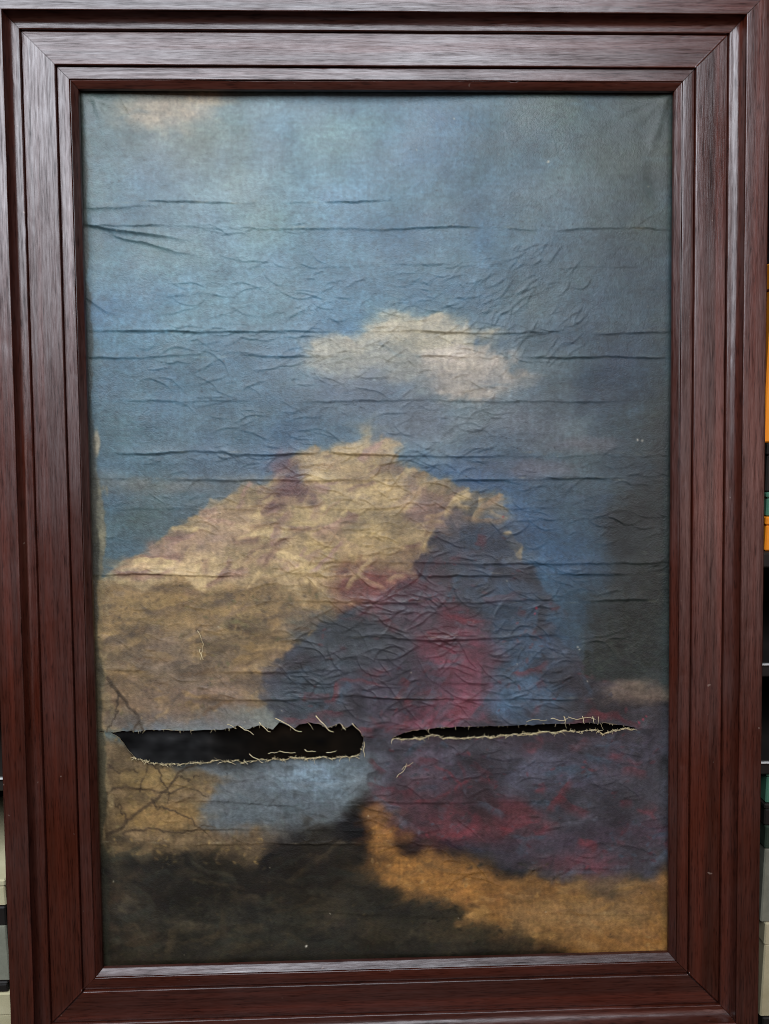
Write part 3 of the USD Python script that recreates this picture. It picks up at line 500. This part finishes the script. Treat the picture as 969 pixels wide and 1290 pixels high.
CANVAS_D = -0.0085                             # the cloth lies behind the sight edge
NX, NUP, NLO = 720, 800, 296
cx = np.linspace(-HALF_W - 0.010, HALF_W + 0.010, NX)
VT, VB = HALF_H + 0.010, -HALF_H - 0.010
def u_at(py):                                  # height on the canvas that lies at a picture row, for each column
    u = np.zeros(NX) - 0.2
    for _ in range(12):
        px, yy = project(cx, u, np.full(NX, CANVAS_D)); want = np.interp(px, xs, py); u += (yy - want) / 1180.0
    return u
uU, uL = u_at(UPC), u_at(LOC)
colx = project(cx, (uU + uL) / 2, np.full(NX, CANVAS_D))[0]; gap_open = np.interp(colx, xs, open_at.astype(float)) > 0.5
ts, tl = np.linspace(0, 1, NUP)[:, None], np.linspace(0, 1, NLO)[:, None]
U = np.vstack([VT + (uU - VT)[None] * ts, uL[None] + (VB - uL)[None] * tl]); Xg = np.broadcast_to(cx[None], U.shape)
PX, PY = project(Xg, U, np.full(U.shape, CANVAS_D))
samp = lambda a: ndi.map_coordinates(a, [PY - Y0, PX - X0], order=1, mode='nearest')
h = samp(H)
# lips of the rips: the upper one hangs a little forward, the lower one slumps back and curls out again at its torn edge
opening = ndi.gaussian_filter1d(np.interp(colx, xs, np.clip(LOC - UPC, 0, 40)), 8)
above, below = U[:NUP] - uU[None], uL[None] - U[NUP:]
h[:NUP] += (0.00007 * opening[None] + 0.0002) * np.exp(-above / 0.016)
h[NUP:] += (-0.00004 * opening[None]) * np.exp(-below / 0.020) + (0.00006 * opening[None] + .0002) * np.exp(-below / 0.0022)
for x_, s_, a_ in ((456, 20, .0016), (487, 16, .0011), (140, 26, .0012), (802, 22, .0012)):   # the cloth puckers at the ends of the rips
    r2 = ((PX - x_) / s_) ** 2; h += a_ * np.exp(-r2 * 0.6) * np.exp(-((PY - 926) / 46) ** 2) * np.sin((PX - x_) / s_ * 2.4 + (PY - 926) / 30 * 0.9)
edge_in = np.minimum.reduce([HALF_W + 0.010 - np.abs(Xg), VT - U, U - VB]); h *= smooth(edge_in, 0.0, 0.016); h = np.where(h < -0.0012, -0.0012 + 0.0012 * np.tanh((h + 0.0012) / 0.0012), h)
rgb = np.stack([samp(col[..., i]) for i in range(3)], -1)
rl = np.random.default_rng(3)
fr = np.clip(noise1(NX, 7, 71, 3) * 0.5 + 0.4, 0, 1.4) * 0.0016 * gap_open * (colx > 168)     # bare threads along the torn lower edge
m = (1 - smooth(below, fr[None] * 0.5, fr[None] + 0.0004)) * gap_open[None] * (fr[None] > 0.0003); rgb[NUP:] = rgb[NUP:] * (1 - 0.85 * m[..., None]) + np.array((214, 196, 150)) * 0.85 * m[..., None]
fu = np.clip(noise1(NX, 16, 72, 3) * 0.5 - 0.1, 0, 1) * 0.0009 * gap_open
m = (1 - smooth(above, fu[None] * 0.5, fu[None] + 0.0003)) * gap_open[None] * (fu[None] > 0.0003); rgb[:NUP] = rgb[:NUP] * (1 - 0.6 * m[..., None]) + np.array((176, 156, 116)) * 0.6 * m[..., None]
ALBEDO_GAIN = (0.47 - 0.05 * smooth(PX, 260, 700) + 0.60 * smooth(PY, 540, 1230))[..., None] * np.stack([1.02 - 0.11 * np.clip((rgb[..., 2] - rgb[..., 0]) / 30, 0, 1), 0.98 + 0 * PY, 0.86 + 0.07 * np.clip((rgb[..., 2] - rgb[..., 0]) / 30, 0, 1)], -1)  # paint lightened downwards to offset the lamp falloff, slightly darkened to the right
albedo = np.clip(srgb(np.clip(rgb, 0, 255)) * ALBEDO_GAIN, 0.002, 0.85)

painting = thing('oil_painting', 'old landscape canvas with blue sky, dark hill, rolled creases and two long rips', 'painting', leaning=True)
rows = U.shape[0]; verts = local(Xg, U, CANVAS_D + h).reshape(-1, 3)
i, j = np.meshgrid(np.arange(rows - 1), np.arange(NX - 1), indexing='ij')
keep = ~((i == NUP - 1) & (gap_open[j] | gap_open[j + 1])); i, j = i[keep], j[keep]
a = i * NX + j
faces = np.vstack([np.stack([a, a + NX, a + NX + 1], -1), np.stack([a, a + NX + 1, a + 1], -1)])
canvas = usdkit.mesh(stage, path_of('canvas', painting), (verts, faces), L + 'oil_paint', smooth=True)
UsdGeom.PrimvarsAPI(canvas).CreatePrimvar('paint', Sdf.ValueTypeNames.Color3fArray, 'vertex').Set(Vt.Vec3fArray.FromNumpy(albedo.reshape(-1, 3).astype(np.float32)))
canvas = canvas.GetPrim()

# stretcher bars behind the cloth
SD0, SD1 = -0.0115, -0.0195
for hx in (-1, 1):
    x0, x1 = sorted((hx * (HALF_W + 0.009), hx * (HALF_W - 0.026)))
    obj('stretcher_bar', box(x0, x1, -SD0 - BACK, -SD1 - BACK, BASE - HALF_H - 0.009, BASE + HALF_H + 0.009, 0.001), 'pine', painting)
for hu in (-1, 1):
    u0, u1 = sorted((hu * (HALF_H + 0.009), hu * (HALF_H - 0.026)))
    obj('stretcher_bar', box(-HALF_W + 0.0262, HALF_W - 0.0262, -SD0 - BACK, -SD1 - BACK, BASE + u0, BASE + u1, 0.001), 'pine', painting)

# loose threads at the rips, each a strand of its own; the fringe of short fibres is one piece
def on_canvas(px, py, d):                      # point of the picture's plane at height d, seen at a pixel
    q = ray(px, py); t = (d - CAM[2]) / q[2]; p = CAM + q * t
    return p
def strand(p0, p1, rad, seed, lift=0.0012, n=9):
    a, b = on_canvas(*p0, CANVAS_D + 0.0016), on_canvas(*p1, CANVAS_D + 0.0016 + lift); t = np.linspace(0, 1, n)[:, None]
    P = a * (1 - t) + b * t; w = np.linalg.norm(b - a) * 0.05 + 0.0002
    P[:, 0] += w * noise1(n, 5, seed, 2) * 0.5; P[:, 1] += w * noise1(n, 5, seed + 1, 2) * 0.5; P[:, 2] += np.sin(t[:, 0] * math.pi) * 0.0008
    return tube(local(P[:, 0], P[:, 1], P[:, 2]), 0.75 * rad * np.linspace(1, 0.55, n))
for q, (p0, p1, rad) in enumerate([((285, 911), (298, 918), .00045), ((297, 912), (320, 926), .00055), ((325, 910), (342, 923), .0006), ((348, 904), (380, 923), .0006), ((399, 903), (421, 924), .0008), ((429, 911), (436, 920), .0006), ((444, 911), (455, 923), .0004),
                                   ((458, 936), (459, 954), .0005), ((315, 951), (331, 961), .0005), ((500, 979), (515, 961), .0004), ((505, 970), (521, 960), .0003), ((690, 906), (716, 905), .0005), ((716, 905), (752, 904), .0004), ((711, 902), (712, 911), .0006), ((734, 903), (736, 912), .0006), ((747, 903), (748, 912), .0005), ((654, 911), (690, 907), .0003), ((754, 903), (754, 911), .0003),
                                   ((352, 946), (373, 948), .0005), ((384, 945), (399, 948), .0005), ((411, 948), (425, 946), .0005), ((338, 950), (352, 947), .0004), ((251, 818), (256, 832), .0004), ((252, 833), (256, 812), .0003), ((249, 794), (257, 814), .0003)]):
    obj('loose_thread', strand(p0, p1, rad, 400 + 3 * q), 'linen', canvas, smooth=True)
fib = []; rf = np.random.default_rng(17)
def fibre(x, u, d, l, a, rad, droop):
    s_ = np.linspace(0, 1, 6); curl = rf.normal(0, 0.9); aa = a + curl * s_ ** 1.5; dx = np.concatenate([[0], np.cumsum(np.cos(aa[1:]))]) / 5 * l; du = np.concatenate([[0], np.cumsum(np.sin(aa[1:]))]) / 5 * l
    return tube(local(x + dx, u + du - droop * s_ ** 2 * l, d + s_ * l * rf.normal(0.25, 0.3)), rad * np.array([1, 1, .95, .85, .7, .4]), 4)
for jx in np.nonzero(gap_open)[0]:
    if colx[jx] < 168: continue
    d = CANVAS_D + h[NUP, jx] + 0.0001
    for _ in range(rf.poisson(1.1 + 1.2 * (fr[jx] / .0016))):
        fib.append(fibre(cx[jx] + rf.uniform(-.0005, .0005), uL[jx] - rf.uniform(0, .0009), d, rf.gamma(2.0, .0007) + .0004, rf.normal(1.57, 1.0), rf.uniform(.00009, .00026), 0.2))
    if rf.random() < 0.28: fib.append(fibre(cx[jx], uL[jx] - rf.uniform(0, .0012), d, rf.uniform(.002, .0055), rf.choice([0.15, 3.0]) + rf.normal(0, 0.2), rf.uniform(.00012, .00026), 0.1))
    if rf.random() < 0.12: fib.append(fibre(cx[jx], uU[jx] + .0003, CANVAS_D + h[NUP - 1, jx] - 0.0002, rf.gamma(2.0, .0008) + .0003, rf.normal(-1.57, 0.8), rf.uniform(.00008, .00018), 0.2))
tag(obj('torn_fringe', trimesh.util.concatenate(fib), 'linen', canvas), kind='stuff')
def rim(row, u_edge, back, seed):               # the thickness of cloth, ground and paint at a torn edge
    runs = np.split(np.nonzero(gap_open)[0], np.nonzero(np.diff(np.nonzero(gap_open)[0]) > 1)[0] + 1); V, Fc, base = [], [], 0
    for run in runs:
        if len(run) < 4: continue
        dd = CANVAS_D + h[row, run]; bk = back * (0.6 + 0.4 * np.abs(noise1(len(run), 8, seed, 3)))
        for o_ in range(3): V.append(local(cx[run], u_edge[run] + (0.0003 if row == NUP - 1 else -0.0003) * o_ * 0.5, dd - bk * o_ / 2))
        n_ = len(run); k_ = np.arange(n_ - 1)
        for o_ in range(2):
            p_ = base + o_ * n_ + k_; Fc += [np.stack([p_, p_ + 1, p_ + n_ + 1], -1), np.stack([p_, p_ + n_ + 1, p_ + n_], -1)]
        base += 3 * n_
    return trimesh.Trimesh(np.vstack(V), np.vstack(Fc), process=False)
obj('torn_edge', rim(NUP, uL, 0.0016, 31), 'raw_edge', canvas); obj('torn_edge', rim(NUP - 1, uU, 0.0013, 33), 'raw_edge', canvas)
# a flap of the same cloth bent inwards behind the left rip
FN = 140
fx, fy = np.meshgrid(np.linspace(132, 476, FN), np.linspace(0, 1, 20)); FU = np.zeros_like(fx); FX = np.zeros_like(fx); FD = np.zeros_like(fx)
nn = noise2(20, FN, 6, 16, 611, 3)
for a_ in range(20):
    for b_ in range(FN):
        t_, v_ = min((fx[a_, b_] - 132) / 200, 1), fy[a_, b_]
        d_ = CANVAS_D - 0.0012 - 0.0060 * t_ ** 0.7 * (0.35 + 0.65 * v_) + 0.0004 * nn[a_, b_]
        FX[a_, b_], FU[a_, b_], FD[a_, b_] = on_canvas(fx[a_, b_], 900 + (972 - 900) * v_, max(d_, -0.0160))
fcol = np.array((30, 30, 30.0)) * (1 - smooth(fx + 14 * nn, 230, 330))[..., None] + np.array((14, 10, 6.0)) * smooth(fx + 14 * nn, 230, 330)[..., None]  # shade of the gap put into the flap colour, slate fading to near-black
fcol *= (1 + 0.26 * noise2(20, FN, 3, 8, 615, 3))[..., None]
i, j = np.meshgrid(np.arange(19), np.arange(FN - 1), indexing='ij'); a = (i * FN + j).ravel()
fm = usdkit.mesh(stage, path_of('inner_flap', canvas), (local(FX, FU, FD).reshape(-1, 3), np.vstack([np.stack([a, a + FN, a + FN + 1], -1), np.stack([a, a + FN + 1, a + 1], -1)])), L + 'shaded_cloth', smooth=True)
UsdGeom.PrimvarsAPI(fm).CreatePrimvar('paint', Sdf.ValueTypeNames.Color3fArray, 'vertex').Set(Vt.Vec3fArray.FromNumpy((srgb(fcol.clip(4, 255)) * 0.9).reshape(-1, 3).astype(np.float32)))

# ------------------------------------------------------------------ what shows past the frame's sides: a dark open shelf and a few boxes
TOP_Y = float(tilt(local(0, HALF_H + OUT, -BACK))[1])           # the frame's back leans on the shelf's front here
def at_depth(px, py, y):                        # world point seen at a pixel on the upright plane y
    o, q = world(*CAM), axis(ray(px, py) * np.array([1, 1, -1])); t = (y - o[1]) / q[1]; return o + q * t
SY0, SY1 = TOP_Y + 0.004, TOP_Y + 0.30
unit = thing('shelf_unit', 'dark open shelf unit behind the leaning frame', 'shelf', (0, 0, 0))
zr = lambda py, y=SY0: float(at_depth(967, py, y)[2])
zl = lambda py, y=SY0: float(at_depth(3, py, y)[2])
SW, ST = 0.66, 1.25
obj('side_panel', box(-SW, -SW + 0.02, SY0, SY1, FLOOR + .0004, ST), 'dark_shelf', unit); obj('side_panel', box(SW - 0.02, SW, SY0, SY1, FLOOR + .0004, ST), 'dark_shelf', unit)
obj('back_panel', box(-SW + 0.0202, SW - 0.0202, SY1 - 0.012, SY1 - 0.002, FLOOR + 0.004, ST, 0.001), 'dark_shelf', unit)
obj('divider', box(-0.01, 0.01, SY0 + 0.004, SY1 - 0.0125, FLOOR + 0.03, zr(960) - 0.0185), 'dark_shelf', unit)
B = [FLOOR + 0.026, zr(960), zr(836), zr(697), 0.97, ST - 0.001]
for q, zb in enumerate(B):
    b = obj('shelf_board', box(-SW + 0.0203, SW - 0.0203, SY0 + 0.003, SY1 - 0.0125, zb - 0.018, zb), 'dark_shelf', unit)
    if q in (1, 2): obj('edge_strip', box(-SW + 0.021, SW - 0.021, SY0, SY0 + 0.0028, zb - 0.0025, zb - 0.0005, 0.0004), 'white_edge', b)
def carton(label, x0, x1, z0, z1, y, depth, mat, lid):
    t = thing('storage_box', label, 'box', ((x0 + x1) / 2, y + depth / 2, z0)); w, hh = (x1 - x0) / 2, z1 - z0; lh = min(0.25 * hh, 0.03)
    obj('carton', box(-w, w, -depth / 2, depth / 2, 0, hh - lh, 0.0015), mat, t); obj('lid', box(-w - 0.0015, w + 0.0015, -depth / 2 - 0.0015, depth / 2 + 0.0015, hh - lh + .0004, hh, 0.0015), lid, t)
xr = lambda px, py, y: float(at_depth(px, py, y)[0])
Y1 = SY0 + 0.012
carton('small orange box low on the shelf beside the right rail', xr(965.3, 670, Y1), 0.60, B[3] + .0004, zr(651, Y1), Y1, 0.2, 'orange_card', 'orange_card')
carton('flat green box between two orange boxes at right', xr(966.2, 640, Y1), 0.595, zr(650.5, Y1), zr(620, Y1), Y1, 0.2, 'green_card', 'green_card')
carton('black flat box under the tall orange box at right', xr(966.5, 590, Y1), 0.59, zr(619.5, Y1), zr(558, Y1), Y1, 0.2, 'dark_shelf', 'dark_shelf')
carton('tall orange box at the top of its stack at right', xr(966.2, 480, Y1), 0.59, zr(557.5, Y1), zr(330, Y1), Y1, 0.2, 'orange_card', 'orange_card')
carton('dark green box just below the lower white shelf edge at right', xr(965.5, 1000, Y1), 0.60, zr(1012, Y1), zr(968, Y1), Y1, 0.2, 'green_card', 'green_card')
carton('black box under the dark green box at right', xr(965.5, 1000, Y1), 0.60, zr(1040, Y1), zr(1012.5, Y1), Y1, 0.2, 'dark_shelf', 'dark_shelf')
carton('grey box with a dark green lid at the lower right', xr(962.5, 1100, Y1), 0.605, zr(1162, Y1), zr(1040.5, Y1), Y1, 0.2, 'grey_stone', 'moss_card')
carton('cream box at the lower right corner beside the frame', xr(961.8, 1220, Y1), 0.61, zr(1281, Y1), zr(1162.5, Y1), Y1, 0.2, 'cream_card', 'cream_card')
carton('black box at the foot of the right stack', xr(962.0, 1285, Y1), 0.60, B[0] + .0004, zr(1281.5, Y1), Y1, 0.2, 'dark_shelf', 'dark_shelf')
carton('cream box at the lower left corner beside the frame', -0.62, xr(14, 1270, Y1), B[0] + .0004, zl(1251, Y1), Y1, 0.2, 'cream_card', 'cream_card')
carton('grey box with a black lid at the lower left', -0.61, xr(10, 1200, Y1), zl(1236, Y1), zl(1142, Y1), Y1, 0.2, 'grey_stone', 'dark_shelf')
carton('black flat box standing in for the dark gap under the grey one at lower left', -0.60, xr(9, 1240, Y1), zl(1250.6, Y1), zl(1236.4, Y1), Y1, 0.2, 'dark_shelf', 'dark_shelf')  # thin black box stands in for the shaded gap between the boxes
carton('pale box at the top of the left stack', -0.60, xr(6, 1120, Y1), zl(1141.6, Y1), zl(1108, Y1), Y1, 0.2, 'cream_card', 'cream_card')
bench = thing('low_bench', 'low dark bench under the foot of the frame', 'bench', (0, 0, 0))
obj('bench_top', box(-0.355, 0.355, -0.20, 0.085, -0.034, -0.0006), 'dark_shelf', bench)
for xx in (-0.32, 0.32):
    for yy in (-0.17, 0.055): obj('leg', box(xx - 0.02, xx + 0.02, yy - 0.02, yy + 0.02, FLOOR + 0.0004, -0.0342), 'dark_shelf', bench)
